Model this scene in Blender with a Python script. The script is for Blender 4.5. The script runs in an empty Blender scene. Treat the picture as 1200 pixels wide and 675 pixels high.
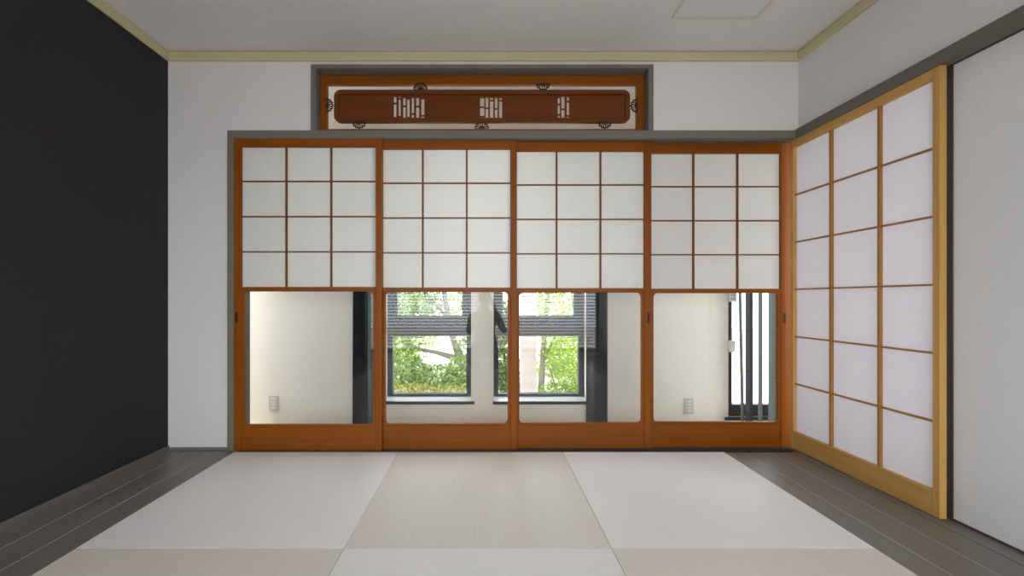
import bpy, bmesh, math, random
from mathutils import Vector, Matrix
random.seed(7)
C = bpy.context.scene.collection
F = 484.0            # focal length in pixels of the 1200 px wide frame
VX, VY = 568.0, 351.0
EYE = 0.927          # camera height
CAMY = -2.55         # the back wall face is y = 0

def px(x, d):  return (x - VX) * d / F
def pz(y, d):  return EYE + (VY - y) * d / F

# ------------------------------------------------------------------ materials
def s2l(c):
    return tuple((v/12.92 if v <= 0.04045 else ((v+0.055)/1.055)**2.4) for v in [k/255 for k in c])

def new_mat(name):
    m = bpy.data.materials.new(name); m.use_nodes = True
    nt = m.node_tree
    return m, nt, nt.nodes['Principled BSDF']

def noise_mat(name, col, rough=0.8, var=0.06, scale=(60, 60, 60), bump=0.0, bscale=None, spec=0.3, detail=4):
    m, nt, b = new_mat(name)
    N, L = nt.nodes, nt.links
    tc = N.new('ShaderNodeTexCoord'); mp = N.new('ShaderNodeMapping')
    mp.inputs['Scale'].default_value = scale
    L.new(tc.outputs['Object'], mp.inputs['Vector'])
    nz = N.new('ShaderNodeTexNoise'); nz.inputs['Scale'].default_value = 1; nz.inputs['Detail'].default_value = detail
    L.new(mp.outputs[0], nz.inputs['Vector'])
    cr = N.new('ShaderNodeValToRGB')
    cr.color_ramp.elements[0].position = .3; cr.color_ramp.elements[1].position = .7
    cr.color_ramp.elements[0].color = tuple(v*(1-var) for v in col) + (1,)
    cr.color_ramp.elements[1].color = tuple(min(1, v*(1+var)) for v in col) + (1,)
    L.new(nz.outputs['Fac'], cr.inputs[0]); L.new(cr.outputs[0], b.inputs['Base Color'])
    b.inputs['Roughness'].default_value = rough
    b.inputs['Specular IOR Level'].default_value = spec
    if bump:
        bp = N.new('ShaderNodeBump'); bp.inputs['Strength'].default_value = bump; bp.inputs['Distance'].default_value = .002
        nb = N.new('ShaderNodeTexNoise'); nb.inputs['Scale'].default_value = bscale or 200; nb.inputs['Detail'].default_value = 3
        L.new(tc.outputs['Object'], nb.inputs['Vector'])
        L.new(nb.outputs['Fac'], bp.inputs['Height']); L.new(bp.outputs[0], b.inputs['Normal'])
    return m

def wood_mat(name, col, axis, rough=0.42, var=.22, spec=.22):
    """straight grain running along the given axis"""
    m, nt, b = new_mat(name)
    N, L = nt.nodes, nt.links
    tc = N.new('ShaderNodeTexCoord'); mp = N.new('ShaderNodeMapping')
    sc = [70, 70, 70]; sc[axis] = 2.2
    mp.inputs['Scale'].default_value = sc
    L.new(tc.outputs['Object'], mp.inputs['Vector'])
    n1 = N.new('ShaderNodeTexNoise'); n1.inputs['Scale'].default_value = 1; n1.inputs['Detail'].default_value = 5
    n1.inputs['Distortion'].default_value = .6
    L.new(mp.outputs[0], n1.inputs['Vector'])
    mp2 = N.new('ShaderNodeMapping'); sc2 = [9, 9, 9]; sc2[axis] = 1.2; mp2.inputs['Scale'].default_value = sc2
    L.new(tc.outputs['Object'], mp2.inputs['Vector'])
    n2 = N.new('ShaderNodeTexNoise'); n2.inputs['Scale'].default_value = 1; n2.inputs['Detail'].default_value = 2
    L.new(mp2.outputs[0], n2.inputs['Vector'])
    mx = N.new('ShaderNodeMath'); mx.operation = 'MULTIPLY_ADD'; mx.inputs[1].default_value = .55
    sc3 = N.new('ShaderNodeMath'); sc3.operation = 'MULTIPLY'; sc3.inputs[1].default_value = .45
    L.new(n2.outputs['Fac'], sc3.inputs[0])
    L.new(n1.outputs['Fac'], mx.inputs[0]); L.new(sc3.outputs[0], mx.inputs[2])
    cr = N.new('ShaderNodeValToRGB')
    cr.color_ramp.elements[0].position = .32; cr.color_ramp.elements[1].position = .68
    cr.color_ramp.elements[0].color = tuple(v*(1-var) for v in col) + (1,)
    cr.color_ramp.elements[1].color = tuple(min(1, v*(1+var*.7)) for v in col) + (1,)
    L.new(mx.outputs[0], cr.inputs[0]); L.new(cr.outputs[0], b.inputs['Base Color'])
    b.inputs['Roughness'].default_value = rough; b.inputs['Specular IOR Level'].default_value = spec
    bp = N.new('ShaderNodeBump'); bp.inputs['Strength'].default_value = .12; bp.inputs['Distance'].default_value = .001
    L.new(n1.outputs['Fac'], bp.inputs['Height']); L.new(bp.outputs[0], b.inputs['Normal'])
    return m

def tatami_mat_material(name, col, axis):
    m, nt, b = new_mat(name)
    N, L = nt.nodes, nt.links
    tc = N.new('ShaderNodeTexCoord')
    wv = N.new('ShaderNodeTexWave'); wv.wave_type = 'BANDS'; wv.bands_direction = 'XY'[axis]
    wv.inputs['Scale'].default_value = 28; wv.inputs['Distortion'].default_value = .6; wv.inputs['Detail'].default_value = 2
    L.new(tc.outputs['Object'], wv.inputs['Vector'])
    wv2 = N.new('ShaderNodeTexWave'); wv2.wave_type = 'BANDS'; wv2.bands_direction = 'YX'[axis]
    wv2.inputs['Scale'].default_value = 45; wv2.inputs['Distortion'].default_value = .5
    L.new(tc.outputs['Object'], wv2.inputs['Vector'])
    mp = N.new('ShaderNodeMapping'); s = [8, 8, 8]; s[axis] = 160
    mp.inputs['Scale'].default_value = s
    L.new(tc.outputs['Object'], mp.inputs['Vector'])
    nz = N.new('ShaderNodeTexNoise'); nz.inputs['Scale'].default_value = 1; nz.inputs['Detail'].default_value = 3
    L.new(mp.outputs[0], nz.inputs['Vector'])
    ad = N.new('ShaderNodeMath'); ad.operation = 'MULTIPLY_ADD'; ad.inputs[1].default_value = .3
    L.new(wv.outputs['Fac'], ad.inputs[0]); L.new(nz.outputs['Fac'], ad.inputs[2])
    cr = N.new('ShaderNodeValToRGB')
    cr.color_ramp.elements[0].position = .3; cr.color_ramp.elements[1].position = .95
    cr.color_ramp.elements[0].color = tuple(v*.95 for v in col) + (1,)
    cr.color_ramp.elements[1].color = tuple(min(1, v*1.045) for v in col) + (1,)
    L.new(ad.outputs[0], cr.inputs[0]); L.new(cr.outputs[0], b.inputs['Base Color'])
    b.inputs['Roughness'].default_value = .5; b.inputs['Specular IOR Level'].default_value = .5
    hs = N.new('ShaderNodeMath'); hs.operation = 'MULTIPLY_ADD'; hs.inputs[1].default_value = .5
    L.new(wv2.outputs['Fac'], hs.inputs[0]); L.new(wv.outputs['Fac'], hs.inputs[2])
    bp = N.new('ShaderNodeBump'); bp.inputs['Strength'].default_value = .35; bp.inputs['Distance'].default_value = .0012
    L.new(hs.outputs[0], bp.inputs['Height']); L.new(bp.outputs[0], b.inputs['Normal'])
    return m

def paper_mat(name, col, trans=.5):
    m = bpy.data.materials.new(name); m.use_nodes = True
    nt = m.node_tree; N, L = nt.nodes, nt.links
    N.remove(N['Principled BSDF'])
    tc = N.new('ShaderNodeTexCoord')
    nz = N.new('ShaderNodeTexNoise'); nz.inputs['Scale'].default_value = 90; nz.inputs['Detail'].default_value = 6
    L.new(tc.outputs['Object'], nz.inputs['Vector'])
    cr = N.new('ShaderNodeValToRGB')
    cr.color_ramp.elements[0].position = .35; cr.color_ramp.elements[1].position = .65
    cr.color_ramp.elements[0].color = tuple(v*.96 for v in col) + (1,)
    cr.color_ramp.elements[1].color = tuple(col) + (1,)
    L.new(nz.outputs['Fac'], cr.inputs[0])
    d = N.new('ShaderNodeBsdfDiffuse'); t = N.new('ShaderNodeBsdfTranslucent'); mx = N.new('ShaderNodeMixShader')
    L.new(cr.outputs[0], d.inputs[0]); L.new(cr.outputs[0], t.inputs[0])
    mx.inputs[0].default_value = trans
    L.new(d.outputs[0], mx.inputs[1]); L.new(t.outputs[0], mx.inputs[2])
    L.new(mx.outputs[0], N['Material Output'].inputs[0])
    return m

def glass_mat(name, tint=(.97, .98, .97)):
    m = bpy.data.materials.new(name); m.use_nodes = True
    nt = m.node_tree; N, L = nt.nodes, nt.links
    N.remove(N['Principled BSDF'])
    lw = N.new('ShaderNodeLayerWeight'); lw.inputs['Blend'].default_value = .5
    p = N.new('ShaderNodeMath'); p.operation = 'POWER'; p.inputs[1].default_value = 5
    L.new(lw.outputs['Facing'], p.inputs[0])
    a = N.new('ShaderNodeMath'); a.operation = 'MULTIPLY_ADD'; a.inputs[1].default_value = .966; a.inputs[2].default_value = .034
    L.new(p.outputs[0], a.inputs[0])
    t = N.new('ShaderNodeBsdfTransparent'); t.inputs[0].default_value = tint + (1,)
    g = N.new('ShaderNodeBsdfGlossy'); g.inputs['Roughness'].default_value = .0
    mx = N.new('ShaderNodeMixShader')
    L.new(a.outputs[0], mx.inputs[0]); L.new(t.outputs[0], mx.inputs[1]); L.new(g.outputs[0], mx.inputs[2])
    L.new(mx.outputs[0], N['Material Output'].inputs[0])
    return m

def leaf_mat(name, c1, c2):
    m = bpy.data.materials.new(name); m.use_nodes = True
    nt = m.node_tree; N, L = nt.nodes, nt.links
    N.remove(N['Principled BSDF'])
    ge = N.new('ShaderNodeNewGeometry')
    cr = N.new('ShaderNodeValToRGB')
    cr.color_ramp.elements[0].color = c1 + (1,); cr.color_ramp.elements[1].color = c2 + (1,)
    L.new(ge.outputs['Random Per Island'], cr.inputs[0])
    d = N.new('ShaderNodeBsdfDiffuse'); t = N.new('ShaderNodeBsdfTranslucent'); mx = N.new('ShaderNodeMixShader')
    mx.inputs[0].default_value = .4
    L.new(cr.outputs[0], d.inputs[0]); L.new(cr.outputs[0], t.inputs[0])
    L.new(d.outputs[0], mx.inputs[1]); L.new(t.outputs[0], mx.inputs[2])
    L.new(mx.outputs[0], N['Material Output'].inputs[0])
    return m

M = {}
M['wall'] = noise_mat('wall_paper', s2l((228, 226, 226)), .9, .035, (90, 90, 90), .25, 260)
M['ceil'] = noise_mat('ceiling_paper', s2l((233, 231, 230)), .92, .05, (120, 120, 120), .3, 300)
M['dark'] = noise_mat('charcoal_paper', s2l((50, 47, 51)), .85, .14, (140, 140, 140), .3, 320, .25)
M['cream'] = noise_mat('cream_plaster', s2l((240, 236, 228)), .9, .02, (30, 30, 30), .1, 200)
M['grey'] = wood_mat('grey_painted_wood', s2l((122, 118, 109)), 0, .5, .08)
M['grey_z'] = wood_mat('grey_painted_post', s2l((122, 118, 109)), 2, .5, .08)
M['grey_y'] = wood_mat('grey_painted_header', s2l((112, 109, 101)), 1, .5, .08)
M['crown'] = wood_mat('pale_crown_wood', s2l((206, 197, 158)), 0, .6, .07)
M['crown_y'] = wood_mat('pale_crown_wood_side', s2l((206, 197, 158)), 1, .6, .07)
WO = (.27, .074, .0035)
M['wood_x'] = wood_mat('amber_wood_rail', WO, 0)
M['wood_z'] = wood_mat('amber_wood_stile', WO, 2)
M['carved'] = wood_mat('carved_red_wood', (.165, .042, .007), 0, .38, .25)
M['rosette'] = wood_mat('dark_carved_wood', (.06, .022, .012), 0, .5, .2)
PI_ = (.62, .36, .11)
M['pine_y'] = wood_mat('pine_rail', PI_, 1, .45, .14)
M['pine_z'] = wood_mat('pine_stile', PI_, 2, .45, .14)
M['lattice'] = wood_mat('amber_lattice', (.20, .058, .006), 2, .5, .15)
M['pine_lat'] = wood_mat('pine_lattice', (.40, .19, .05), 2, .5, .14)
M['board_y'] = wood_mat('grey_brown_plank', s2l((124, 116, 108)), 1, .38, .2, .45)
M['corr'] = wood_mat('pale_corridor_plank', s2l((206, 186, 160)), 0, .4, .12)
M['seam_glint'] = noise_mat('plank_bevel_glint', s2l((176, 170, 162)), .4, .1, spec=.5)  # pale colour standing in for highlights on the plank bevels
M['track'] = noise_mat('dark_track', s2l((70, 67, 64)), .5, .1, (20, 200, 200))
M['black'] = noise_mat('black_lacquer', s2l((74, 65, 61)), .35, .1)
M['pull'] = noise_mat('dark_finger_pull', s2l((60, 26, 12)), .4, .15)
M['paper'] = paper_mat('shoji_paper', s2l((244, 244, 242)), .45)
M['paper_side'] = paper_mat('shoji_paper_side', s2l((240, 239, 243)), .28)
M['glass'] = glass_mat('clear_glass')
M['fusuma'] = noise_mat('fusuma_paper', s2l((230, 231, 232)), .9, .03, (60, 60, 200), .2, 240)
M['tat_sheen_pale'] = tatami_mat_material('tatami_across_sheen', s2l((240, 236, 234)), 1)  # paler straw tone paints in the sheen of the turned weave
M['tat_sheen_beige'] = tatami_mat_material('tatami_along_sheen', s2l((226, 217, 206)), 0)  # same straw, its duller weave direction put into the colour
M['alu'] = noise_mat('dark_aluminium', s2l((38, 39, 45)), .4, .08, spec=.5)
M['sill'] = noise_mat('dark_blue_sill', s2l((40, 44, 56)), .3, .08, spec=.5)
M['silltop'] = noise_mat('pale_sill_board', s2l((205, 210, 216)), .25, .03, spec=.5)
M['white'] = noise_mat('white_plastic', s2l((232, 230, 224)), .4, .02)
M['plate'] = noise_mat('outlet_plastic', s2l((206, 203, 196)), .4, .02)
M['hatch'] = noise_mat('hatch_frame', s2l((222, 216, 198)), .6, .04)
M['slot'] = noise_mat('dark_slot', s2l((40, 40, 40)), .6, .05)
M['slat_d'] = noise_mat('charcoal_blind_fabric', s2l((44, 48, 54)), .8, .1, (200, 200, 30))
M['slat_o'] = noise_mat('olive_grey_blind_fabric', s2l((96, 93, 82)), .8, .15, (200, 200, 30))
M['slat_g'] = noise_mat('grey_green_blind_fabric', s2l((84, 94, 92)), .8, .1, (200, 200, 30))
M['bark'] = noise_mat('bark', s2l((108, 100, 92)), .9, .25, (20, 20, 5), .5, 60)
M['bark_d'] = noise_mat('dark_bark', s2l((84, 76, 68)), .9, .25, (20, 20, 5), .5, 60)
M['concrete'] = noise_mat('concrete', s2l((150, 141, 138)), .9, .08, (6, 6, 3), .2, 60)
M['ground'] = noise_mat('pale_gravel', s2l((206, 202, 190)), .95, .15, (8, 8, 8), .4, 40)
M['leaf_a'] = leaf_mat('leaves_mid', (.05, .11, .02), (.28, .40, .10))
M['leaf_b'] = leaf_mat('leaves_bright', (.13, .25, .03), (.46, .58, .10))
M['leaf_c'] = leaf_mat('leaves_dark', (.03, .07, .02), (.18, .28, .08))
M['leaf_o'] = leaf_mat('leaves_ochre', (.13, .13, .03), (.40, .38, .13))
M['venetian'] = noise_mat('white_blind_slat', s2l((182, 184, 188)), .5, .02)
M['cloth'] = noise_mat('dark_cloth', s2l((44, 42, 48)), .9, .15, (80, 80, 80), .3, 200)
M['skin'] = noise_mat('skin', s2l((196, 150, 122)), .6, .06)
M['hair'] = noise_mat('dark_hair', s2l((30, 26, 24)), .5, .2, (200, 200, 40))
M['cam'] = noise_mat('black_camera_body', s2l((28, 28, 30)), .5, .1)

# ------------------------------------------------------------------ builders
class MB:
    def __init__(s): s.bm = bmesh.new()
    def box(s, x0, x1, y0, y1, z0, z1, bev=0.0, seg=1):
        t = bmesh.new()
        bmesh.ops.create_cube(t, size=1)
        for v in t.verts:
            v.co = Vector(((x0+x1)/2 + v.co.x*(x1-x0), (y0+y1)/2 + v.co.y*(y1-y0), (z0+z1)/2 + v.co.z*(z1-z0)))
        if bev: bmesh.ops.bevel(t, geom=list(t.edges), offset=bev, segments=seg, affect='EDGES', profile=.5)
        s._merge(t); return s
    def _merge(s, t, mtx=None):
        me = bpy.data.meshes.new('tmp'); t.to_mesh(me); t.free()
        if mtx: me.transform(mtx)
        s.bm.from_mesh(me); bpy.data.meshes.remove(me)
    def tube(s, pts, rad, n=8):
        pts = [Vector(p) for p in pts]
        if not isinstance(rad, (list, tuple)): rad = [rad]*len(pts)
        rings = []
        for i, p in enumerate(pts):
            a = pts[max(0, i-1)]; b = pts[min(len(pts)-1, i+1)]
            t = (b-a).normalized()
            u = t.orthogonal().normalized() if i == 0 else (rings_u - t*rings_u.dot(t)).normalized()
            rings_u = u; w = t.cross(u)
            rings.append([s.bm.verts.new(p + (u*math.cos(2*math.pi*k/n) + w*math.sin(2*math.pi*k/n))*rad[i]) for k in range(n)])
        for r0, r1 in zip(rings, rings[1:]):
            for k in range(n): s.bm.faces.new((r0[k], r0[(k+1) % n], r1[(k+1) % n], r1[k]))
        s.bm.faces.new(rings[0][::-1]); s.bm.faces.new(rings[-1]); return s
    def cyl(s, p0, p1, r, n=20): return s.tube([p0, p1], r, n)
    def mesh(s, me, mtx=None):
        t = bmesh.new(); t.from_mesh(me); s._merge(t, mtx); return s
    def build(s, name, mat, parent=None, smooth=False):
        me = bpy.data.meshes.new(name)
        bmesh.ops.recalc_face_normals(s.bm, faces=list(s.bm.faces))
        s.bm.to_mesh(me); s.bm.free()
        if smooth:
            for p in me.polygons: p.use_smooth = True
        return link(name, me, mat, parent)

def link(name, me, mat, parent=None):
    o = bpy.data.objects.new(name, me); C.objects.link(o)
    me.materials.clear(); me.materials.append(mat)
    if parent:
        o.parent = parent
        # geometry is written in world coordinates: keep it there
        o.matrix_parent_inverse = Matrix.Translation(parent_world(parent)).inverted()
    return o

def parent_world(p):
    v = Vector((0, 0, 0))
    # every mesh part keeps its origin at the world origin, an Empty carries its own location
    return Vector(p.location) if p.type == 'EMPTY' else v

def thing(name, label, cat, loc, group=None):
    o = bpy.data.objects.new(name, None); C.objects.link(o)
    o.location = loc; o.empty_display_size = .1
    return tag(o, label, cat, group)

def tag(o, label=None, cat=None, group=None, kind=None):
    if label: o['label'] = label
    if cat: o['category'] = cat
    if group: o['group'] = group
    if kind: o['kind'] = kind
    return o

def struct(name, mb, mat, label=None, cat=None, parent=None):
    o = mb.build(name, mat, parent)
    if parent is None: tag(o, label, cat, kind='structure')
    return o

def plate(loops, y0, y1, bev=0.0, res=2):
    """a board lying in the XZ plane, outlined by the first loop and pierced by the others, from y0 to y1"""
    cu = bpy.data.curves.new('plate', 'CURVE'); cu.dimensions = '2D'; cu.fill_mode = 'BOTH'
    h = (y1-y0)/2
    cu.extrude = h-bev; cu.bevel_depth = bev; cu.bevel_resolution = res; cu.offset = -bev
    for lp in loops:
        sp = cu.splines.new('POLY'); sp.points.add(len(lp)-1)
        for p, q in zip(sp.points, lp): p.co = (q[0], q[1], 0, 1)
        sp.use_cyclic_u = True
    ob = bpy.data.objects.new('plate', cu); C.objects.link(ob)
    dg = bpy.context.evaluated_depsgraph_get(); dg.update()
    me = bpy.data.meshes.new_from_object(ob.evaluated_get(dg))
    bpy.data.objects.remove(ob); bpy.data.curves.remove(cu)
    me.transform(Matrix.Translation((0, (y0+y1)/2, 0)) @ Matrix.Rotation(math.pi/2, 4, 'X'))
    return me

def plate_obj(name, loops, y0, y1, mat, parent, bev=0.0, res=2, smooth=False):
    me = plate(loops, y0, y1, bev, res)
    bm = bmesh.new(); bm.from_mesh(me)
    bmesh.ops.remove_doubles(bm, verts=bm.verts, dist=1e-6)
    bmesh.ops.recalc_face_normals(bm, faces=bm.faces)
    bm.to_mesh(me); bm.free(); me.name = name
    return link(name, me, mat, parent)

def rrect(x0, x1, z0, z1, r, n=6):
    pts = []
    for cx, cz, a0 in ((x1-r, z0+r, -90), (x1-r, z1-r, 0), (x0+r, z1-r, 90), (x0+r, z0+r, 180)):
        for k in range(n+1):
            a = math.radians(a0 + 90*k/n)
            pts.append((cx + r*math.cos(a), cz + r*math.sin(a)))
    return pts
def rect(x0, x1, z0, z1): return [(x0, z0), (x1, z0), (x1, z1), (x0, z1)]

# ------------------------------------------------------------------ room dimensions
XL, XR = -1.955, 1.936
CEIL = 2.455
REAR = -4.10
TL, T1, T2, TR = -1.520, -.522, .472, 1.452      # edges of the tatami columns
EW = 0.50           # inner face of the corridor's outer wall
ER = 2.95           # corridor's right outer wall
EL = -2.30

# floor planks (left border, right border), one mesh, kept just below flush with the mats
fl = MB()
for a, b in ((XL, -1.802), (-1.802, -1.655), (-1.655, TL)):
    fl.box(a+.0008, b-.0008, REAR, 0, -.03, 0, .0022)
for a, b in ((TR, 1.570), (1.570, 1.730), (1.730, 1.872), (1.872, XR+.09)):
    fl.box(a+.0008, b-.0008, REAR, -.045, -.03, 0, .0022)
fl.box(XL-.1, XR+.1, REAR, .0, -.09, -.031)
struct('floor', fl, M['board_y'], 'grey-brown plank floor bordering the straw mats', 'floor')
fo = bpy.data.objects['floor']
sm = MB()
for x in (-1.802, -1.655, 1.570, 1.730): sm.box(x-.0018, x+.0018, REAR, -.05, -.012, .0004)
sm.build('plank_seam_glints', M['seam_glint'], fo)  # painted highlight strips along the plank joints
struct('floor_corridor', MB().box(EL, ER, .13, EW, -.08, -.012).box(XR+.1, ER, REAR, .13, -.08, -.012),
       M['corr'], 'plank floor of the corridor behind the sliding doors', 'floor')

cl = MB().box(XL-.2, ER+.3, REAR-.2, EW+.4, CEIL, CEIL+.15)
struct('ceiling', cl, M['ceil'], 'pale grey papered ceiling', 'ceiling')

struct('wall_left', MB().box(XL-.15, XL, REAR, .14, -.03, CEIL), M['dark'], 'charcoal accent wall on the left', 'wall')

# back wall: openings for the sliding doors and the transom
DX0 = px(266, 2.535); TX0 = px(364, 2.535); TX1 = px(766, 2.535)
DZ = pz(152.6, 2.535); TZ = pz(75.2, 2.535)
bw = MB().box(XL-.15, DX0+.01, 0, .14, -.03, CEIL)
bw.box(DX0+.01, TX0+.01, 0, .14, DZ-.01, CEIL).box(TX0+.01, TX1-.01, 0, .14, TZ-.01, CEIL).box(TX1-.01, XR+.09, 0, .14, DZ-.01, CEIL)
struct('wall_back', bw, M['wall'], 'white papered wall above and left of the sliding doors', 'wall')

# right wall: upper strip above the header, solid part near the rear of the room
HZ0, HZ1 = 1.912, 1.970
rw = MB().box(XR, XR+.12, -2.6, 0, HZ1-.02, CEIL).box(XR, XR+.12, REAR, -2.6, -.03, CEIL)
struct('wall_right', rw, M['wall'], 'white papered wall above the right-hand header', 'wall')

# crown strips
cr = MB().box(XL, XR, -.014, 0, CEIL-.060, CEIL-.004, .002)
struct('trim_1', cr, M['crown'], 'pale wooden strip along the top of the back wall', 'trim')
struct('trim_2', MB().box(XL, XL+.014, REAR, -.014, CEIL-.060, CEIL-.004, .002), M['crown_y'], 'pale wooden strip along the top of the charcoal wall', 'trim')
struct('trim_3', MB().box(XR-.014, XR, REAR, -.014, CEIL-.060, CEIL-.004, .002), M['crown_y'], 'pale wooden strip along the top of the right wall', 'trim')

# grey door frame
HB = 1.917
D0 = CAMY + 2.535
struct('trim_4', MB().box(DX0, XR-.001, D0, .0, HB, DZ, .0015)
       .box(DX0, XR+.08, 0, .012, HB-.002, DZ).box(DX0, XR+.08, .0265, .0385, HB+.004, DZ).box(DX0, XR+.08, .055, .066, HB+.002, DZ)
       .box(DX0, XR+.08, .083, .094, HB, DZ).box(DX0, XR+.08, .112, .135, HB-.004, DZ).box(DX0, XR+.08, 0, .135, HB+.018, DZ-.001),
       M['grey'], 'grey head rail with grooves above the sliding doors', 'trim')
struct('trim_5', MB().box(DX0, px(273.6, 2.535), D0, .165, -.03, HB, .0015), M['grey_z'], 'grey post left of the sliding doors', 'trim')
# header and near post on the right wall
struct('trim_6', MB().box(XR-.031, XR+.10, -2.6, D0-.001, HZ0, HZ1, .0015), M['grey_y'], 'grey header above the right-hand screen', 'trim')
# threshold with rails
th = MB().box(px(273.6, 2.535), XR+.08, -.045, .135, -.03, -.012)
for k in range(5): th.box(px(273.6, 2.535), XR+.08, -.018+.0285*k, -.012+.0285*k, -.012, -.0045 - .002*k)
struct('trim_7', th, M['track'], 'dark sill with sliding rails under the sliding doors', 'trim')
th = MB().box(XR-.062, XR-.030, -2.6, -.03, -.001, .003, .001).box(XR+.012, XR+.09, -2.6, -.03, -.001, .002)
struct('trim_8', th, M['board_y'], 'low floor rail under the right-hand screen', 'trim')
struct('baseboard_left', MB().box(XL, XL+.010, REAR, 0, 0, .026, .0015), M['grey_y'], 'thin grey baseboard of the charcoal wall', 'baseboard')
struct('baseboard_back', MB().box(XL+.01, DX0, -.010, 0, 0, .016, .0015), M['grey'], 'thin grey baseboard of the back wall', 'baseboard')

# grey transom frame with its reveal
XA0, XA1 = px(364, 2.535), px(370, 2.535)
XB0, XB1 = px(760, 2.535), px(766, 2.535)
ZT0, ZT1 = pz(80, 2.535), pz(75.2, 2.535)
tf = MB().box(XA0, XA1, D0, .135, DZ, ZT0, .0015).box(XB0, XB1, D0, .135, DZ, ZT0, .0015).box(XA0, XB1, D0, .135, ZT0, ZT1, .0015)
struct('trim_9', tf, M['grey_z'], 'grey frame around the carved transom', 'trim')

# ------------------------------------------------------------------ tatami mats
RY = [-.045, -1.017, -2.010, -3.005, -3.99]
cols = [(TL, T1), (T1, T2), (T2, TR)]
cn = ['left', 'middle', 'right']
mat_lab = [['pale grey woven straw mat at the doors, against the left plank border',
            'beige woven straw mat at the doors, between two paler mats',
            'pale grey woven straw mat at the doors, against the right plank border'],
           ['beige straw mat cut by the lower left of the picture',
            'pale grey straw mat with crosswise ribs cut by the bottom of the picture',
            'beige straw mat cut by the lower right of the picture'],
           ['straw mat in the third row from the doors, left column', 'straw mat in the third row from the doors, middle column', 'straw mat in the third row from the doors, right column'],
           ['straw mat in the rearmost row by the rear window, left column', 'straw mat in the rearmost row by the rear window, middle column', 'straw mat in the rearmost row by the rear window, right column']]
for r in range(4):
    for c in range(3):
        x0, x1 = cols[c]; y1, y0 = RY[r], RY[r+1]
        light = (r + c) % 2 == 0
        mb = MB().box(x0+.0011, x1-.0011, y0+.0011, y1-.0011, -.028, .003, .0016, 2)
        o = mb.build('tatami_mat', M['tat_sheen_pale'] if light else M['tat_sheen_beige'])
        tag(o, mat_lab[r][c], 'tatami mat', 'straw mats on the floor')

# ------------------------------------------------------------------ sliding doors in the back wall
ZR = dict(top=HB+.006, p1=1.8646, mid1=1.004, mid0=.9800, g0=.158, bot=-.003)
HZS = (1.655, 1.438, 1.221)
def slide_door(idx, x0, x1, s0, s1, vpx, label, pulls):
    d = 2.535 + .0285*(idx)
    y0 = CAMY + d; y1 = y0 + .0265
    dz = -.003*idx
    z = {k: v + dz for k, v in ZR.items()}
    z['top'] += .003*idx
    t = thing('sliding_door', label, 'sliding door', ((x0+x1)/2, (y0+y1)/2, z['bot']), 'four wooden sliding doors with paper above and glass below')
    MB().box(x0, s0, y0, y1, z['bot'], z['top'], .0015).build('stile', M['wood_z'], t)
    MB().box(s1, x1, y0, y1, z['bot'], z['top'], .0015).build('stile', M['wood_z'], t)
    MB().box(s0, s1, y0+.0015, y1-.001, z['p1'], z['top'], .001).build('top_rail', M['wood_x'], t)
    MB().box(s0, s1, y0+.0015, y1-.001, z['mid0'], z['mid1'], .0012).build('middle_rail', M['wood_x'], t)
    MB().box(s0, s1, y0+.0045, y1-.001, z['bot'], z['g0']-.0135, .0012).build('bottom_board', M['wood_x'], t)
    # glass surround with rounded corners
    plate_obj('glass_surround', [rect(s0+.0008, s1-.0008, z['g0']-.012, z['mid0']+.001),
              rrect(s0+.017, s1-.017, z['g0'], z['mid0']-.004, .026)], y0+.0020, y1-.002, M['wood_x'], t, .0015)
    MB().box(s0+.006, s1-.006, y0+.014, y0+.018, z['g0']-.008, z['mid0']+.0005).build('glass_pane', M['glass'], t)
    la = MB()
    for h in HZS: la.box(s0, s1, y0+.006, y0+.018, h+dz-.0036, h+dz+.0036, .0008)
    for v in vpx:
        vx = px(v, d); la.box(vx-.0048, vx+.0048, y0+.004, y0+.018, z['mid1'], z['p1'], .0008)
    la.build('lattice', M['lattice'], t)
    MB().box(s0, s1, y0+.0182, y0+.0190, z['mid1'], z['p1']).build('paper_pane', M['paper'], t)
    for cx in pulls:
        zc = pz(372, 2.535) + dz; hw, hh = .0075, .032
        plate_obj('finger_pull', [rrect(cx-hw, cx+hw, zc-hh, zc+hh, .003), rrect(cx-hw+.003, cx+hw-.003, zc-hh+.004, zc+hh-.004, .002)],
                  y0-.0012, y0+.004, M['pull'], t, .0004)
        o = MB().box(cx-hw+.002, cx+hw-.002, y0-.0004, y0+.002, zc-hh+.003, zc+hh-.003).build('pull_recess', M['pull'], t)
def dd(i): return 2.535 + .0285*i
slide_door(0, px(273.8, dd(0)), px(447.4, dd(0)), px(282.3, dd(0)), px(440.2, dd(0)), (334.7, 387.5),
           'leftmost wooden sliding door, paper grid above, cream wall and outlet behind its glass', [px(277.2, dd(0))])
slide_door(1, px(439.5, dd(1)), px(605.8, dd(1)), px(448.3, dd(1)), px(598.3, dd(1)), (495.2, 546.9),
           'second wooden sliding door from the left, a whole leafy window behind its glass', [])
slide_door(2, px(598.0, dd(2)), px(763.5, dd(2)), px(605.5, dd(2)), px(755.3, dd(2)), (652.6, 704.2),
           'third wooden sliding door from the left, a concrete post outside behind its glass', [px(759.8, dd(2))])
slide_door(3, px(755.0, dd(3)), px(932.0, dd(3)), px(763.0, dd(3)), px(915.3, dd(3)), (813.5, 865.2),
           'rightmost wooden sliding door, hanging dark blind slats behind its glass', [px(919.3, dd(3))])

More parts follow.
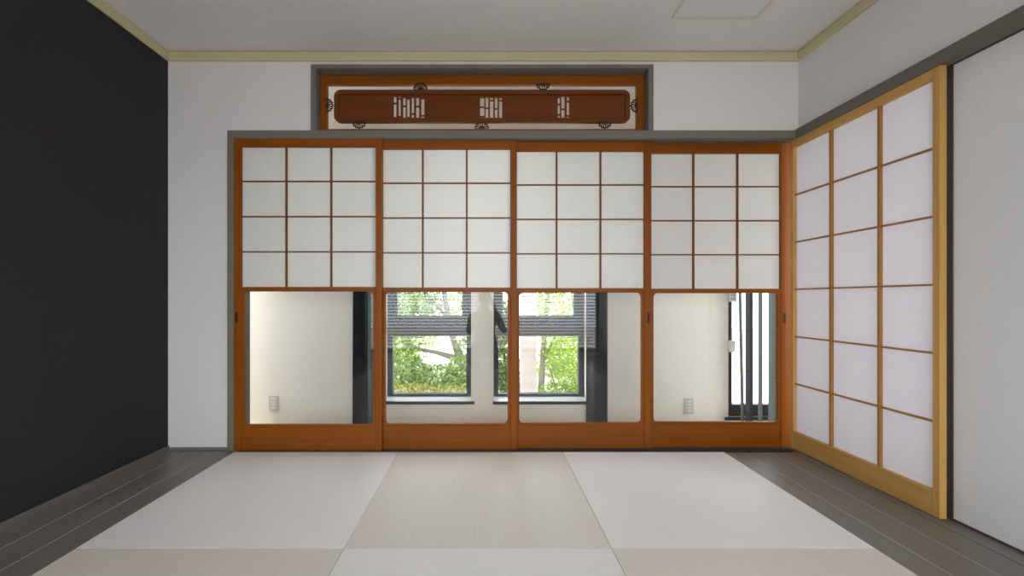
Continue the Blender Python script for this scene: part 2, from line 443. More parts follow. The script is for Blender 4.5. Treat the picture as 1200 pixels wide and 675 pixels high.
# ------------------------------------------------------------------ carved transom
d = 2.605; k = d/F
YF = CAMY + d
t = thing('transom_panel', 'carved wooden transom with slotted board and dark half rosettes above the sliding doors', 'transom', (px(565, d), YF, pz(152, d)))
fx0, fx1, fz0, fz1 = px(374.6, d), px(755.2, d), pz(153.2, d), pz(88, d)
ox0, ox1, oz0, oz1 = px(383, d), px(746.3, d), pz(151, d), pz(98.8, d)
MB().box(fx0, ox0, YF, YF+.03, fz0, fz1, .0012).build('frame_stile', M['wood_z'], t)
MB().box(ox1, fx1, YF, YF+.03, fz0, fz1, .0012).build('frame_stile', M['wood_z'], t)
MB().box(ox0, ox1, YF+.001, YF+.029, oz1, fz1, .0012).build('frame_rail', M['wood_x'], t)
MB().box(ox0, ox1, YF+.001, YF+.029, fz0, oz0, .0012).build('frame_rail', M['wood_x'], t)
slots = []
def zoomslots(ox, oy, sc, lst):
    for a, b, ya, yb, gaps in lst:
        cuts = [ya] + [g for gp in sorted(gaps) for g in (gp-5, gp+5)] + [yb]
        for i in range(0, len(cuts), 2):
            if cuts[i+1]-cuts[i] < 3: continue
            slots.append(rect(px(ox+a/sc, d), px(ox+b/sc, d), pz(oy+cuts[i+1]/sc, d), pz(oy+cuts[i]/sc, d)))
zoomslots(365, 75, 7.5, [(719, 744, 278, 460, [338]), (761, 781, 278, 468, [297, 455]), (801, 825, 288, 468, [362]), (836, 861, 298, 460, []),
                         (877, 899, 288, 470, [430]), (916, 944, 288, 470, [365]), (961, 990, 298, 468, [447])])
zoomslots(500, 75, 7.5, [(470, 506, 290, 472, [371, 455]), (518, 542, 290, 472, [381]), (556, 586, 290, 472, [312]), (600, 623, 290, 472, [388]), (637, 664, 290, 468, [312])])
zoomslots(640, 75, 7.5, [(104, 125, 288, 472, [347, 438]), (136, 166, 278, 470, [390]), (184, 207, 278, 472, [322, 447])])
bx0, bx1, bz0, bz1 = px(391.5, d), px(738.2, d), pz(143.4, d), pz(105.3, d)
R_ = .042
plate_obj('carved_board', [rrect(bx0, bx1, bz0, bz1, R_, 10)] + slots, YF+.008, YF+.022, M['carved'], t, .0012)
i_ = .030
plate_obj('board_moulding', [rrect(bx0-.001, bx1+.001, bz0-.001, bz1+.001, R_, 10), rrect(bx0+i_, bx1-i_, bz0+i_*.95, bz1-i_*.95, .006)], YF-.004, YF+.012, M['carved'], t, .004, 3)
def rosette(cx, cz, ang, R=.048):
    n = 7; out = []  # petals
    for j in range(n):                       # scalloped rim
        for q in range(7):
            a = math.pi*(j + q/7)/n
            rr = R*(.86 + .14*math.sin(math.pi*q/7))
            out.append((rr*math.cos(a), rr*math.sin(a)))
    out.append((-R*.86, 0))
    holes = []
    for j in range(n):
        a = math.pi*(j+.5)/n; u = (math.cos(a), math.sin(a)); w = (-u[1], u[0])
        pet = []
        for q in range(10):
            b = 2*math.pi*q/10
            rr = R*.58 + R*.24*math.cos(b); ww = R*(.066 + .03*math.cos(b))*math.sin(b)
            pet.append((u[0]*rr + w[0]*ww, u[1]*rr + w[1]*ww))
        holes.append(pet)
    ca, sa = math.cos(ang), math.sin(ang)
    tr = lambda p: (cx + p[0]*ca - p[1]*sa, cz + p[0]*sa + p[1]*ca)
    plate_obj('rosette', [[tr(p) for p in out]] + [[tr(p) for p in h] for h in holes], YF-.009, YF-.0045, M['rosette'], t, .001)
rosette(px(493, d), bz1-.002, 0); rosette(px(636.3, d), oz1+.004, math.pi)
rosette(px(421.2, d), bz0+.003, math.pi); rosette(px(564.5, d), oz0-.002, 0); rosette(px(708.4, d), bz0+.003, math.pi)
rosette(px(382.5, d), pz(124, d), -math.pi/2); rosette(px(746.8, d), pz(124.5, d), math.pi/2)

# ------------------------------------------------------------------ shoji screen on the right
xf = 1.912; yn, yf = -.815, -.016+.052
t = thing('shoji_screen', 'pale pine paper screen of three by six panes on the right wall', 'paper screen', (xf+.015, (yn+yf)/2, .004))
zb, zt = .004, HZ0+.008
def sy(x): return CAMY + xf*F/(x-VX)
pn = sy(1092.5); pf = sy(929.5)
MB().box(xf, xf+.030, yn, pn, zb, zt, .0015).build('stile', M['pine_z'], t)
MB().box(xf, xf+.030, pf, yf, zb, zt, .0015).build('stile', M['pine_z'], t)
MB().box(xf+.001, xf+.029, pn, pf, zb, .112, .0015).build('bottom_rail', M['pine_y'], t)
MB().box(xf+.001, xf+.029, pn, pf, 1.868, zt, .0015).build('top_rail', M['pine_y'], t)
la = MB()
for i in range(1, 6):
    zz = .112 + (1.868-.112)*i/6
    la.box(xf+.008, xf+.022, pn, pf, zz-.0042, zz+.0042, .0008)
for vx in (1028, 971.5):
    yy = sy(vx); la.box(xf+.005, xf+.022, yy-.0062, yy+.0062, .112, 1.868, .0008)
la.build('lattice', M['pine_lat'], t)
MB().box(xf+.0222, xf+.0230, pn, pf, .112, 1.868).build('paper_pane', M['paper_side'], t)

# plain papered closet panel in the rear track
xg = 1.957
t = thing('closet_panel', 'plain white papered sliding panel with thin black frame beside the paper screen', 'sliding panel', (xg+.012, -1.7, .002))
y0_, y1_ = -2.55, -.78
MB().box(xg+.002, xg+.022, y0_+.022, y1_-.045, .012, HZ0+.002).build('papered_board', M['fusuma'], t)
MB().box(xg-.002, xg+.024, y1_-.045, y1_, .002, HZ0+.008, .0015).build('frame_stile', M['black'], t)
MB().box(xg-.002, xg+.024, y0_, y0_+.022, .002, HZ0+.008, .0015).build('frame_stile', M['black'], t)
MB().box(xg-.002, xg+.024, y0_+.022, y1_-.045, .002, .012, .001).build('frame_rail', M['black'], t)
MB().box(xg-.002, xg+.024, y0_+.022, y1_-.045, HZ0-.006, HZ0+.008, .001).build('frame_rail', M['black'], t)

# ceiling hatch
hx0, hx1, hy1 = 1.012, 1.478, CAMY + (CEIL-EYE)*F/(VY-21)
hy0 = hy1-.466
t = thing('ceiling_hatch', 'square ceiling access hatch with thin beige frame', 'ceiling hatch', ((hx0+hx1)/2, (hy0+hy1)/2, CEIL))
w = .014
MB().box(hx0, hx1, hy1-w, hy1, CEIL-.006, CEIL, .001).box(hx0, hx1, hy0, hy0+w, CEIL-.006, CEIL, .001).box(hx0, hx0+w, hy0+w, hy1-w, CEIL-.006, CEIL, .001).box(hx1-w, hx1, hy0+w, hy1-w, CEIL-.006, CEIL, .001).build('frame', M['hatch'], t)
MB().box(hx0+w+.002, hx1-w-.002, hy0+w+.002, hy1-w-.002, CEIL-.003, CEIL).build('hatch_cover', M['ceil'], t)

# ------------------------------------------------------------------ corridor behind the doors
WD = EW - CAMY          # 3.05
def wx(x): return px(x, WD)
def wz(y): return pz(y, WD)
W1 = (wx(448.5), wx(552), wz(470), 2.15)
W2 = (wx(578.5), wx(690), wz(470), 2.15)
W3 = (wx(853.5), 2.62, wz(488.5), 2.15)
ow = MB()
xs = [EL, W1[0], W1[1], W2[0], W2[1], W3[0], W3[1], ER+.2]
for i in range(0, 8, 2): ow.box(xs[i], xs[i+1], EW, EW+.28, -.08, CEIL)
for w in (W1, W2, W3):
    ow.box(w[0], w[1], EW, EW+.28, -.08, w[2]-.016).box(w[0], w[1], EW, EW+.28, w[3], CEIL)
struct('wall_corridor', ow, M['cream'], 'cream outer wall of the corridor behind the sliding doors', 'wall')
struct('wall_corridor_left', MB().box(EL-.1, EL, .14, .17, -.08, CEIL).box(EL-.1, EL, .48, EW+.28, -.08, CEIL).box(EL-.1, EL, .17, .48, -.08, .8).box(EL-.1, EL, .17, .48, 2.1, CEIL), M['cream'], 'cream end wall of the corridor', 'wall')  # opening is an unseen window added to brighten the corridor
# right outer wall with a broad window lighting the paper screen
struct('wall_corridor_right', MB().box(ER, ER+.2, REAR, -1.6, -.08, CEIL).box(ER, ER+.2, .2, EW+.28, -.08, CEIL).box(ER, ER+.2, -1.6, .2, -.08, .3).box(ER, ER+.2, -1.6, .2, 2.1, CEIL),
       M['cream'], 'cream side wall of the corridor', 'wall')

def corridor_window(n, w, split, label):
    x0, x1, z0, z1 = w
    yf_, yb_ = (EW+.145, EW+.20) if n < 3 else (EW+.02, EW+.075)
    bt = .020 if n < 3 else .085
    t = bpy.data.objects.new('window_%d' % n, None); C.objects.link(t); t.location = ((x0+x1)/2, yf_, z0)
    tag(t, label, 'window', kind='structure')
    f = MB()
    f.box(x0, x0+.040, yf_, yb_, z0, z1, .002).box(x1-.040, x1, yf_, yb_, z0, z1, .002)
    f.box(x0+.04, x1-.04, yf_, yb_, z0, z0+bt, .002).box(x0+.04, x1-.04, yf_, yb_, z1-.03, z1, .002)
    if split:
        za, zc = pz(394, 3.20), pz(370, 3.20)
        f.box(x0+.04, x1-.04, yf_+.002, yb_-.002, za, zc, .002)
        for a, b in ((x0+.04, x0+.075), (x1-.075, x1-.04)): f.box(a, b, yf_+.012, yb_-.006, zc, z1-.03, .002)
    f.build('window_frame', M['alu'], t)
    MB().box(x0+.03, x1-.03, yf_+.03, yf_+.034, z0+.02, z1-.02).build('glass_pane', M['glass'], t)
    MB().box(x0-.006 if n != 3 else x0-.03, x1+(.026 if n == 1 else .004), EW-.02, EW, z0-.021, z0, .002).build('window_sill', M['sill'], t)
    MB().box(x0, x1, EW, yf_+.01, z0-.016, z0).build('sill_board', M['silltop'], t)
corridor_window(1, W1, True, 'dark-framed garden window behind the second sliding door')
corridor_window(2, W2, True, 'dark-framed garden window behind the second and third sliding doors')
corridor_window(3, W3, False, 'bright dark-framed window behind the rightmost sliding door')

# outlets
def outlet(x, y, label):
    cx, cz = wx(x), wz(y); yw = EW
    t = thing('wall_outlet', label, 'outlet', (cx, yw, cz), 'white outlets on the corridor wall')
    plate_obj('cover_plate', [rrect(cx-.035, cx+.035, cz-.058, cz+.058, .006)], yw-.009, yw, M['plate'], t, .003)
    for s in (.022, -.022):
        f = plate_obj('socket', [rrect(cx-.016, cx+.016, cz+s-.018, cz+s+.018, .004)], yw-.012, yw-.008, M['white'], t, .0006)
        MB().box(cx-.008, cx-.005, yw-.0124, yw-.0115, cz+s-.006, cz+s+.006).box(cx+.005, cx+.008, yw-.0124, yw-.0115, cz+s-.006, cz+s+.006).build('socket_slots', M['slot'], f)
outlet(321.2, 472.5, 'white double outlet low on the cream wall behind the leftmost sliding door')
outlet(806.8, 475.5, 'white double outlet low on the wall behind the rightmost sliding door')

# vertical blinds
def slat(mb, cx, cy, wid, ang, z0, z1, lean=0.0):
    """a thin fabric slat turned by ang about its vertical axis, slightly curved across"""
    n = 6; pr = []
    for i in range(n+1):
        u = (i/n-.5)*wid; v = .006*(1-(2*i/n-1)**2)
        pr.append((u*math.cos(ang) - v*math.sin(ang), u*math.sin(ang) + v*math.cos(ang)))
    rows = []
    for zz, l in ((z0, lean), ((z0+z1)/2, lean*.4), (z1, 0)):
        rows.append([[mb.bm.verts.new((cx+a+l, cy+b+o, zz)) for a, b in pr] for o in (0, .0012)])
    for r0, r1 in zip(rows, rows[1:]):
        for i in range(n):
            mb.bm.faces.new((r0[0][i], r0[0][i+1], r1[0][i+1], r1[0][i]))
            mb.bm.faces.new((r0[1][i], r1[1][i], r1[1][i+1], r0[1][i+1]))
        for i in (0, n):
            mb.bm.faces.new((r0[0][i], r1[0][i], r1[1][i], r0[1][i]))
    for r in (rows[0], rows[-1]):
        for i in range(n): mb.bm.faces.new((r[0][i], r[1][i], r[1][i+1], r[0][i+1]))
    return mb

BD = 2.955     # distance of the blinds from the camera
BY = CAMY + BD
def blind(label, x0, x1, slats):
    t = thing('vertical_blind', label, 'vertical blind', ((x0+x1)/2, BY, 2.10), 'dark vertical blinds in the corridor')
    MB().box(x0-.02, x1+.02, BY-.022, BY+.022, 2.10, 2.145, .003).build('head_rail', M['white'], t)
    for cx, wid, ang, mt, lean in slats:
        slat(MB(), cx, BY, wid, ang, .022, 2.098, lean).build('slat', M[mt], t)
def bx(x): return px(x, BD)
blind('dark vertical blind slats bunched up left of the garden windows', bx(418), bx(446),
      [(bx(418.3), .085, 1.25, 'slat_d', -.006)] + [(bx(421.5 + 3.6*i), .085, 1.05+.06*(i % 3), 'slat_d' if i < 4 else 'slat_g', 0) for i in range(5)] + [(bx(433.5), .040, .15, 'slat_g', 0)])
blind('dark vertical blind slats bunched up right of the garden windows', bx(690), bx(712),
      [(bx(691.5 + 3.5*i), .085, -1.1+.07*(i % 3), 'slat_d', 0) for i in range(5)] + [(bx(709.3), .032, -.15, 'slat_o', 0)])
blind('four spaced dark blind slats hanging in front of the bright window', bx(862), bx(960),
      [(bx(864.5), .026, .2, 'slat_g', .036), (bx(878), .057, .1, 'slat_d', 0), (bx(891), .037, .2, 'slat_g', 0), (bx(905.3), .065, .1, 'slat_g', 0), (bx(921), .085, .2, 'slat_d', 0), (bx(937), .085, .2, 'slat_d', 0)])

# window opener left of the bright window
od = WD-.02; oy = EW
t = thing('window_opener', 'white crank opener with rod beside the bright window', 'window opener', (px(857, od), oy, pz(412, od)))
plate_obj('opener_box', [rrect(px(854, od), px(860.8, od), pz(412.5, od), pz(399, od), .005)], oy-.030, oy, M['white'], t, .003)
MB().tube([(px(859, od), oy-.030, pz(402, od)), (px(861, od), oy-.045, pz(401, od)), (px(863.5, od), oy-.048, pz(397, od))], .0035, 8).build('crank', M['white'], t)
MB().cyl((px(857.8, od), oy-.012, pz(399, od)), (px(857.8, od), oy-.012, pz(352, od)), .005, 10).build('rod', M['alu'], t)
f = plate_obj('control_plate', [rrect(px(854.3, od), px(863.2, od), pz(353.5, od), pz(335, od), .004)], oy-.022, oy, M['white'], t, .002)
b = MB()
for q in range(6):
    u, v = q % 2, q//2
    b.box(px(857+u*3, od)-.005, px(857+u*3, od)+.004, oy-.0235, oy-.0215, pz(350-v*4, od)-.004, pz(350-v*4, od)+.003, .0006)
b.build('buttons', M['slot'], f)

# ------------------------------------------------------------------ rear of the room (behind the camera, seen mirrored in the glass)
RW0, RW1 = .06, 2.15
struct('wall_rear', MB().box(XL-.15, XR+.12, REAR-.15, REAR, RW1, CEIL).box(XL-.15, XL+.04, REAR-.15, REAR, -.03, RW1).box(XR-.04, XR+.12, REAR-.15, REAR, -.03, RW1).box(XL+.04, XR-.04, REAR-.15, REAR, -.09, RW0),
       M['wall'], 'wall around the wide rear window', 'wall')
t = bpy.data.objects.new('window_4', None); C.objects.link(t); t.location = (0, REAR-.1, RW0)
tag(t, 'wide rear window of two sliding glass leaves', 'window', kind='structure')
f = MB()
xa, xb = XL+.04, XR-.04
for a, b in ((xa, xa+.05), (xb-.05, xb), (-.04, .03)): f.box(a, b, REAR-.12, REAR-.07, RW0, RW1, .002)
f.box(xa+.05, xb-.05, REAR-.12, REAR-.07, RW0, RW0+.06, .002).box(xa+.05, xb-.05, REAR-.12, REAR-.07, RW1-.06, RW1, .002)
f.build('window_frame', M['alu'], t)
t = thing('venetian_blind', 'wide white venetian blind mirrored in the sliding doors\' glass', 'venetian blind', (0, REAR-.03, RW1))
MB().box(xa+.01, xb-.01, REAR-.06, REAR-.01, RW1-.05, RW1-.002, .002).build('head_rail', M['venetian'], t)
s = MB(); z = RW1-.08; ta = math.radians(18)
while z > RW0+.10:
    c_, s_ = .024*math.cos(ta), .024*math.sin(ta)
    a = [s.bm.verts.new(p) for p in ((xa+.02, REAR-.035-c_, z+s_), (xb-.02, REAR-.035-c_, z+s_), (xb-.02, REAR-.035+c_, z-s_), (xa+.02, REAR-.035+c_, z-s_))]
    b = [s.bm.verts.new(v.co + Vector((0, 0, .0015))) for v in a]
    s.bm.faces.new(a); s.bm.faces.new(b[::-1])
    for i in range(4): s.bm.faces.new((a[i], a[(i+1) % 4], b[(i+1) % 4], b[i]))
    z -= .052
s.build('slats', M['venetian'], t)
MB().box(xa+.02, xb-.02, REAR-.055, REAR-.015, RW0+.05, RW0+.075, .003).build('bottom_rail', M['venetian'], t)

# ------------------------------------------------------------------ the photographer (kneeling behind the camera, mirrored in the glass)
def skin_person():
    V, E, Rr = [], [], []
    def v(p, r, parent=None):
        V.append(p); Rr.append(r)
        if parent is not None: E.append((parent, len(V)-1))
        return len(V)-1
    pel = v((0, -3.02, .27), (.165, .13))
    spi = v((0, -3.01, .43), (.145, .105), pel)
    che = v((0, -2.98, .60), (.165, .115), spi)
    upc = v((0, -2.96, .71), (.13, .085), che)
    nk0 = v((0, -2.93, .775), (.058, .058), upc)
    nk1 = v((0, -2.895, .82), (.054, .056), nk0)
    h0 = v((0, -2.865, .875), (.066, .080), nk1)
    h1 = v((0, -2.865, .93), (.076, .096), h0)
    h2 = v((0, -2.875, .985), (.068, .084), h1)
    v((0, -2.88, 1.02), (.040, .050), h2)
    hands = []
    # (side, elbow, wrist, palm, finger roots/tips)
    for sgn, sh, el, wr, pa in ((1, (.165, -2.95, .695), (.262, -2.80, .50), (.128, -2.735, .80), (.112, -2.702, .880)),
                               (-1, (-.165, -2.95, .695), (-.205, -2.79, .49), (-.066, -2.735, .80), (-.028, -2.680, .843))):
        a = v(sh, (.068, .066), upc)
        mid = tuple((p+q)/2 for p, q in zip(sh, el))
        b = v(mid, (.054, .054), a)
        c = v(el, (.044, .044), b)
        m2 = tuple(p*.6+q*.4 for p, q in zip(el, wr))
        d_ = v(m2, (.042, .042), c)
        w = v(wr, (.027, .023), d_)
        p0 = v(pa, (.030, .017), w)
        if sgn > 0:      # right hand closes round the grip
            kn = [(.092, -2.666, .928), (.094, -2.664, .911), (.095, -2.666, .894), (.096, -2.670, .878)]
            for j, kp in enumerate(kn):
                k1 = v(kp, (.0095, .0095), p0)
                ln = (1.0, 1.08, 1.0, .8)[j]
                k2 = v((kp[0]-.014*ln, kp[1]+.036*ln, kp[2]+.002), (.0085, .0085), k1)
                k3 = v((kp[0]-.034*ln, kp[1]+.040*ln, kp[2]+.002), (.0075, .0075), k2)
                v((kp[0]-.046*ln, kp[1]+.036*ln, kp[2]+.001), (.0065, .0065), k3)
            t1 = v((.076, -2.722, .905), (.0105, .0105), p0); t2 = v((.052, -2.722, .922), (.009, .009), t1); v((.034, -2.716, .926), (.0075, .0075), t2)
        else:            # left hand cradles the lens from below
            kn = [(-.004, -2.625, .852), (-.006, -2.643, .850), (-.008, -2.661, .850), (-.008, -2.679, .852)]
            for j, kp in enumerate(kn):
                ln = (1.0, 1.08, 1.0, .8)[j]
                k1 = v(kp, (.0095, .0095), p0)
                k2 = v((kp[0]+.034*ln, kp[1]+.006, kp[2]+.014), (.0085, .0085), k1)
                k3 = v((kp[0]+.050*ln, kp[1]+.008, kp[2]+.040*ln), (.0075, .0075), k2)
                v((kp[0]+.050*ln, kp[1]+.008, kp[2]+.058*ln), (.0065, .0065), k3)
            t1 = v((-.044, -2.655, .878), (.0105, .0105), p0); t2 = v((-.046, -2.640, .904), (.009, .009), t1); v((-.042, -2.632, .926), (.0075, .0075), t2)
    for sgn in (-1, 1):
        hp = v((sgn*.095, -2.985, .235), (.098, .098), pel)
        th_ = v((sgn*.125, -2.80, .205), (.082, .080), hp)
        kn_ = v((sgn*.150, -2.585, .125), (.062, .062), th_)
        sh_ = v((sgn*.135, -2.72, .072), (.054, .054), kn_)
        ca_ = v((sgn*.115, -2.90, .066), (.056, .052), sh_)
        an_ = v((sgn*.095, -3.07, .050), (.034, .034), ca_)
        ft_ = v((sgn*.090, -3.17, .038), (.036, .028), an_)
        v((sgn*.088, -3.25, .026), (.028, .018), ft_)
    me = bpy.data.meshes.new('body'); me.from_pydata(V, E, [])
    ob = bpy.data.objects.new('body', me); C.objects.link(ob)
    sk = ob.modifiers.new('skin', 'SKIN'); sk.use_smooth_shade = True
    for i, r in enumerate(Rr):
        me.skin_vertices[0].data[i].radius = r
    me.skin_vertices[0].data[0].use_root = True
    sb = ob.modifiers.new('sub', 'SUBSURF'); sb.levels = 2; sb.render_levels = 2
    dg = bpy.context.evaluated_depsgraph_get(); dg.update()
    out = bpy.data.meshes.new_from_object(ob.evaluated_get(dg))
    bpy.data.objects.remove(ob)
    zmin = min(q.co.z for q in out.vertices)
    return out, zmin
me, zmin = skin_person()
for q in me.vertices:
    if q.co.z < .05: q.co.z = max(q.co.z, .0035)
t = thing('person', 'person in dark clothes kneeling and aiming a camera, mirrored in the second door\'s glass', 'person', (0, -2.98, .003))
body = link('body', me, M['cloth'], t)
me.materials.append(M['skin']); me.materials.append(M['hair'])
for p in me.polygons:
    p.use_smooth = True
    c = p.center
    hand = c.z > .805 and c.y > -2.745 and c.z < .95
    head = c.z > .79 and c.y < -2.745
    if hand or head or (c.z < .07 and c.y < -3.09): p.material_index = 1
def ellipsoid(cx, cy, cz, rx, ry, rz, n=20):
    b = bmesh.new(); bmesh.ops.create_uvsphere(b, u_segments=n, v_segments=n//2+2, radius=1)
    for q in b.verts: q.co = Vector((cx+q.co.x*rx, cy+q.co.y*ry, cz+q.co.z*rz))
    return b
def ell(name, args, mat, parent, cut=None):
    b = ellipsoid(*args)
    if cut: bmesh.ops.delete(b, geom=[q for q in b.verts if cut(q.co)], context='VERTS')
    m = bpy.data.meshes.new(name); b.to_mesh(m); b.free()
    for p in m.polygons: p.use_smooth = True
    return link(name, m, mat, parent)
ell('hair', (0, -2.885, .955, .088, .106, .094, 28), M['hair'], t, lambda c: c.y > -2.815 and c.z < .985 or c.z < .885)
for sgn in (-1, 1):
    ell('ear', (sgn*.078, -2.868, .915, .012, .020, .031), M['skin'], t)
    ell('eye', (sgn*.031, -2.776, .932, .013, .010, .008), M['white'], t)
ell('nose', (0, -2.768, .905, .013, .018, .023), M['skin'], t)
ell('mouth', (0, -2.780, .868, .022, .008, .006), M['pull'], t)
# camera in the hands
t = thing('camera', 'black camera held up to the kneeling photographer\'s face, mirrored in the glass', 'camera', (.02, -2.66, .88))
MB().box(-.045, .075, -2.705, -2.655, .875, .955, .006, 2).build('camera_body', M['cam'], t)
MB().box(.045, .078, -2.66, -2.640, .880, .950, .006, 2).build('grip', M['cam'], t)
MB().box(-.018, .022, -2.712, -2.650, .955, .975, .005, 2).build('viewfinder', M['cam'], t)
MB().tube([(0, -2.656, .917), (0, -2.63, .917), (0, -2.6295, .917), (0, -2.585, .917), (0, -2.5845, .917), (0, -2.570, .917)], [.032, .032, .029, .030, .034, .034], 28).build('lens', M['cam'], t)

# ------------------------------------------------------------------ garden
struct('ground', MB().box(-14, 16, EW+.28, 22, -.9, -.78).box(-14, 16, -22, REAR-.15, -.9, -.78).box(ER+.2, 16, REAR-.15, EW+.28, -.9, -.78), M['ground'], 'pale gravel garden ground', 'ground')
t = thing('concrete_post', 'pinkish grey concrete post standing outside the garden window', 'post', (px(620, 5.0), CAMY+5.0, -.78))
MB().box(px(611, 5), px(629, 5), CAMY+5, CAMY+5.19, -.78, 3.2, .006).build('shaft', M['concrete'], t)
MB().box(px(607, 5), px(633, 5), CAMY+4.97, CAMY+5.22, -.78, -.60, .008).build('footing', M['concrete'], t)

def leaves(mb, blobs, n, size):
    tot = sum(b[3]*b[4]*b[5] for b in blobs)
    for (cx, cy, cz, rx, ry, rz) in blobs:
        for _ in range(int(n*rx*ry*rz/tot)):
            while True:
                u = Vector((random.uniform(-1, 1), random.uniform(-1, 1), random.uniform(-1, 1)))
                if .25 < u.length < 1: break
            p = Vector((cx + u.x*rx, cy + u.y*ry, cz + u.z*rz))
            a = Vector((random.gauss(0, 1), random.gauss(0, 1), random.gauss(0, .7))).normalized()
            b = a.orthogonal().normalized(); b.rotate(Matrix.Rotation(random.uniform(0, 6.28), 3, a))
            L_ = size*random.uniform(.6, 1.3); w_ = L_*.27
            c = a.cross(b)*L_*.06
            vs = [mb.bm.verts.new(q) for q in (p-a*L_/2, p+b*w_+c, p+a*L_/2, p-b*w_+c)]
            mb.bm.faces.new(vs)
    return mb

def leafy(name, label, cat, base, blobs, n, size, leafm, stems, barkm='bark', group=None):
    t = thing(name, label, cat, base, group)
    me = bpy.data.meshes.new('foliage')
    mb = leaves(MB(), blobs, n, size); mb.bm.to_mesh(me); mb.bm.free()
    link('foliage', me, M[leafm], t)
    for nm, pts, rad in stems:
        MB().tube(pts, rad, 8).build(nm, M[barkm], t, True)
    return t
def G(x, y, d): return (px(x, d), CAMY+d, pz(y, d))
def blob(x, y, d, rx, ry, rz):
    return (px(x, d), CAMY+d, pz(y, d), rx, ry, rz)
GZ = -.78
# tree with a thick forked limb behind the first window
d = 7.7
leafy('garden_tree', 'tree with a thick bent grey limb seen through the left garden window', 'tree', (px(545, d), CAMY+d, GZ),
      [blob(470, 350, d, .8, .7, .75), (px(525, d), CAMY+d+.1, 2.0, .8, .7, .9), blob(463, 408, d, .55, .5, .45), blob(545, 385, d+.1, .3, .4, .5)], 8600, .085, 'leaf_a',
      [('trunk', [(px(556, d), CAMY+d, GZ), G(553, 440, d), G(540, 420, d), G(530, 395, d), G(520, 340, d), G(515, 280, d)], [.11, .10, .09, .055, .05, .03]),
       ('branch', [G(542, 421, d), G(528, 418, d), G(512, 413, d), G(495, 410, d), G(470, 400, d)], [.075, .055, .04, .032, .018]),
       ('branch', [G(524, 372, d), G(505, 350, d), G(480, 320, d)], [.04, .03, .02])])
d = 6.35
leafy('garden_shrub', 'mid green shrub low in the left garden window', 'shrub', (px(500, d), CAMY+d, GZ),
      [blob(470, 440, d, .5, .4, .32), blob(515, 445, d, .55, .4, .24), blob(541, 437, d, .25, .4, .30)], 5200, .06, 'leaf_a',
      [('stem', [(px(470, d), CAMY+d, GZ), G(470, 440, d), G(468, 415, d)], [.025, .018, .008]), ('stem', [(px(520, d), CAMY+d, GZ), G(522, 440, d), G(530, 425, d)], [.025, .018, .008])], 'bark_d')
d = 5.4
leafy('garden_shrub', 'low ochre-tipped shrub along the sill of the left garden window', 'shrub', (px(500, d), CAMY+d, GZ),
      [blob(480, 462, d, .5, .3, .13), blob(530, 463, d, .45, .3, .12)], 1500, .05, 'leaf_o',
      [('stem', [(px(500, d), CAMY+d, GZ), G(500, 466, d), G(496, 455, d)], [.02, .014, .006])], 'bark_d')
d = 9.8
leafy('garden_tree', 'pale green tree rising behind the bent limb in the left garden window', 'tree', (px(478, d), CAMY+d, GZ),
      [blob(470, 380, d, 1.0, .7, 1.0), (px(510, d), CAMY+d, 2.2, 1.4, .8, 1.1), blob(540, 360, d, .5, .6, .5)], 7000, .11, 'leaf_b',
      [('trunk', [(px(478, d), CAMY+d, GZ), G(478, 400, d), G(484, 330, d), G(490, 250, d)], [.09, .08, .06, .03])])
# behind the second window
d = 7.4
leafy('garden_tree', 'bright green slim tree right of the concrete post in the right garden window', 'tree', (px(640, d), CAMY+d, GZ),
      [blob(660, 400, d, .45, .5, .55), blob(650, 362, d, .5, .5, .45), blob(668, 445, d, .4, .4, .35), (px(650, d), CAMY+d, 2.0, .8, .6, .8)], 6600, .08, 'leaf_b',
      [('trunk', [(px(634, d), CAMY+d, GZ), G(635, 440, d), G(637, 400, d), G(641, 360, d), G(650, 290, d)], [.06, .055, .045, .04, .02]),
       ('branch', [G(636, 425, d), G(648, 400, d), G(656, 380, d), G(662, 355, d)], [.03, .022, .016, .01])])
d = 9.3
leafy('garden_tree', 'yellow-green tree filling the far side of the right garden window', 'tree', (px(690, d), CAMY+d, GZ),
      [blob(672, 410, d, .8, .6, .9), blob(645, 440, d, .6, .5, .5), (px(670, d), CAMY+d, 2.2, 1.3, .8, 1.0)], 7400, .10, 'leaf_b',
      [('trunk', [(px(690, d), CAMY+d, GZ), G(686, 420, d), G(676, 380, d), G(664, 300, d)], [.08, .07, .05, .03])])
d = 6.2
leafy('garden_shrub', 'dark green shrub left of the concrete post in the right garden window', 'shrub', (px(592, d), CAMY+d, GZ),
      [blob(590, 420, d, .25, .4, .5), blob(596, 450, d, .25, .4, .3), blob(585, 375, d, .22, .4, .4)], 3200, .07, 'leaf_c',
      [('stem', [(px(592, d), CAMY+d, GZ), G(592, 430, d), G(588, 370, d)], [.03, .022, .01])], 'bark_d')
d = 5.8
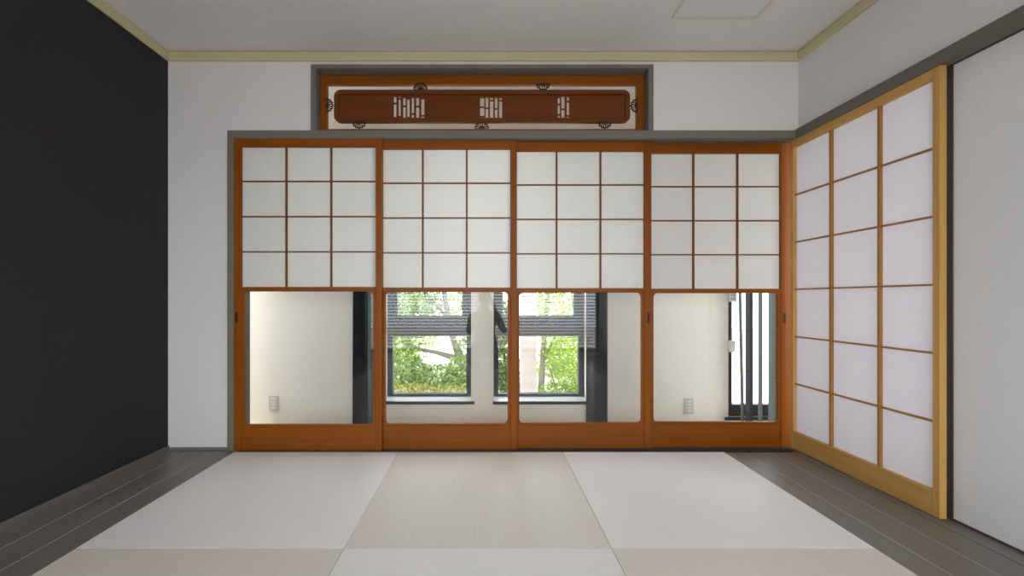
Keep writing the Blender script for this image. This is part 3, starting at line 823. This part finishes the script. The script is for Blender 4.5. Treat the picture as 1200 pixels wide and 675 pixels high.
leafy('garden_shrub', 'small twiggy shrub at the foot of the right garden window', 'shrub', (px(655, d), CAMY+d, GZ),
      [blob(650, 462, d, .35, .3, .16), blob(675, 455, d, .2, .3, .2)], 1000, .055, 'leaf_a',
      [('stem', [(px(655, d), CAMY+d, GZ), G(652, 455, d), G(644, 432, d)], [.018, .013, .006])], 'bark_d')

# ------------------------------------------------------------------ light
wd = bpy.data.worlds.new('overcast_sky'); bpy.context.scene.world = wd; wd.use_nodes = True
bg = wd.node_tree.nodes['Background']
bg.inputs[0].default_value = (.935, .968, 1.025, 1); bg.inputs[1].default_value = 4.3
def portal(name, loc, rot, sx, sy_):
    l = bpy.data.lights.new(name, 'AREA'); l.shape = 'RECTANGLE'; l.size = sx; l.size_y = sy_
    l.cycles.is_portal = True
    o = bpy.data.objects.new(name, l); C.objects.link(o); o.location = loc; o.rotation_euler = rot
portal('portal_rear_window', (0, REAR-.16, (RW0+RW1)/2), (math.radians(90), 0, 0), xb-xa, RW1-RW0)
for n, w in ((1, W1), (2, W2), (3, W3)):
    portal('portal_window', ((w[0]+w[1])/2, EW+.29, (w[2]+w[3])/2), (math.radians(-90), 0, 0), w[1]-w[0], w[3]-w[2])
portal('portal_side_window', (ER+.21, -.7, 1.2), (0, math.radians(90), 0), 1.8, 1.8)
sl = bpy.data.lights.new('sun', 'SUN'); sl.energy = 3.0; sl.angle = math.radians(8); sl.color = (1, .95, .85)
so = bpy.data.objects.new('sun', sl); C.objects.link(so); so.location = (0, 0, 8)
so.rotation_euler = Vector((.5, .35, -1.0)).to_track_quat('-Z', 'Y').to_euler()

# ------------------------------------------------------------------ camera
cd = bpy.data.cameras.new('camera'); cd.sensor_width = 36; cd.lens = 36*F/1200
cd.shift_x = (600-VX)/1200; cd.shift_y = (VY-337.5)/1200; cd.clip_start = .02
co = bpy.data.objects.new('camera', cd); C.objects.link(co)
co.location = (0, CAMY, EYE); co.rotation_euler = (math.radians(90), 0, 0)
sc = bpy.context.scene; sc.camera = co
sc.view_settings.view_transform = 'Standard'; sc.view_settings.look = 'None'
sc.view_settings.exposure = 0.38; sc.view_settings.gamma = 1.0; sc.view_settings.use_curve_mapping = False
sc.cycles.diffuse_bounces = 8; sc.cycles.max_bounces = 16; sc.cycles.transparent_max_bounces = 24
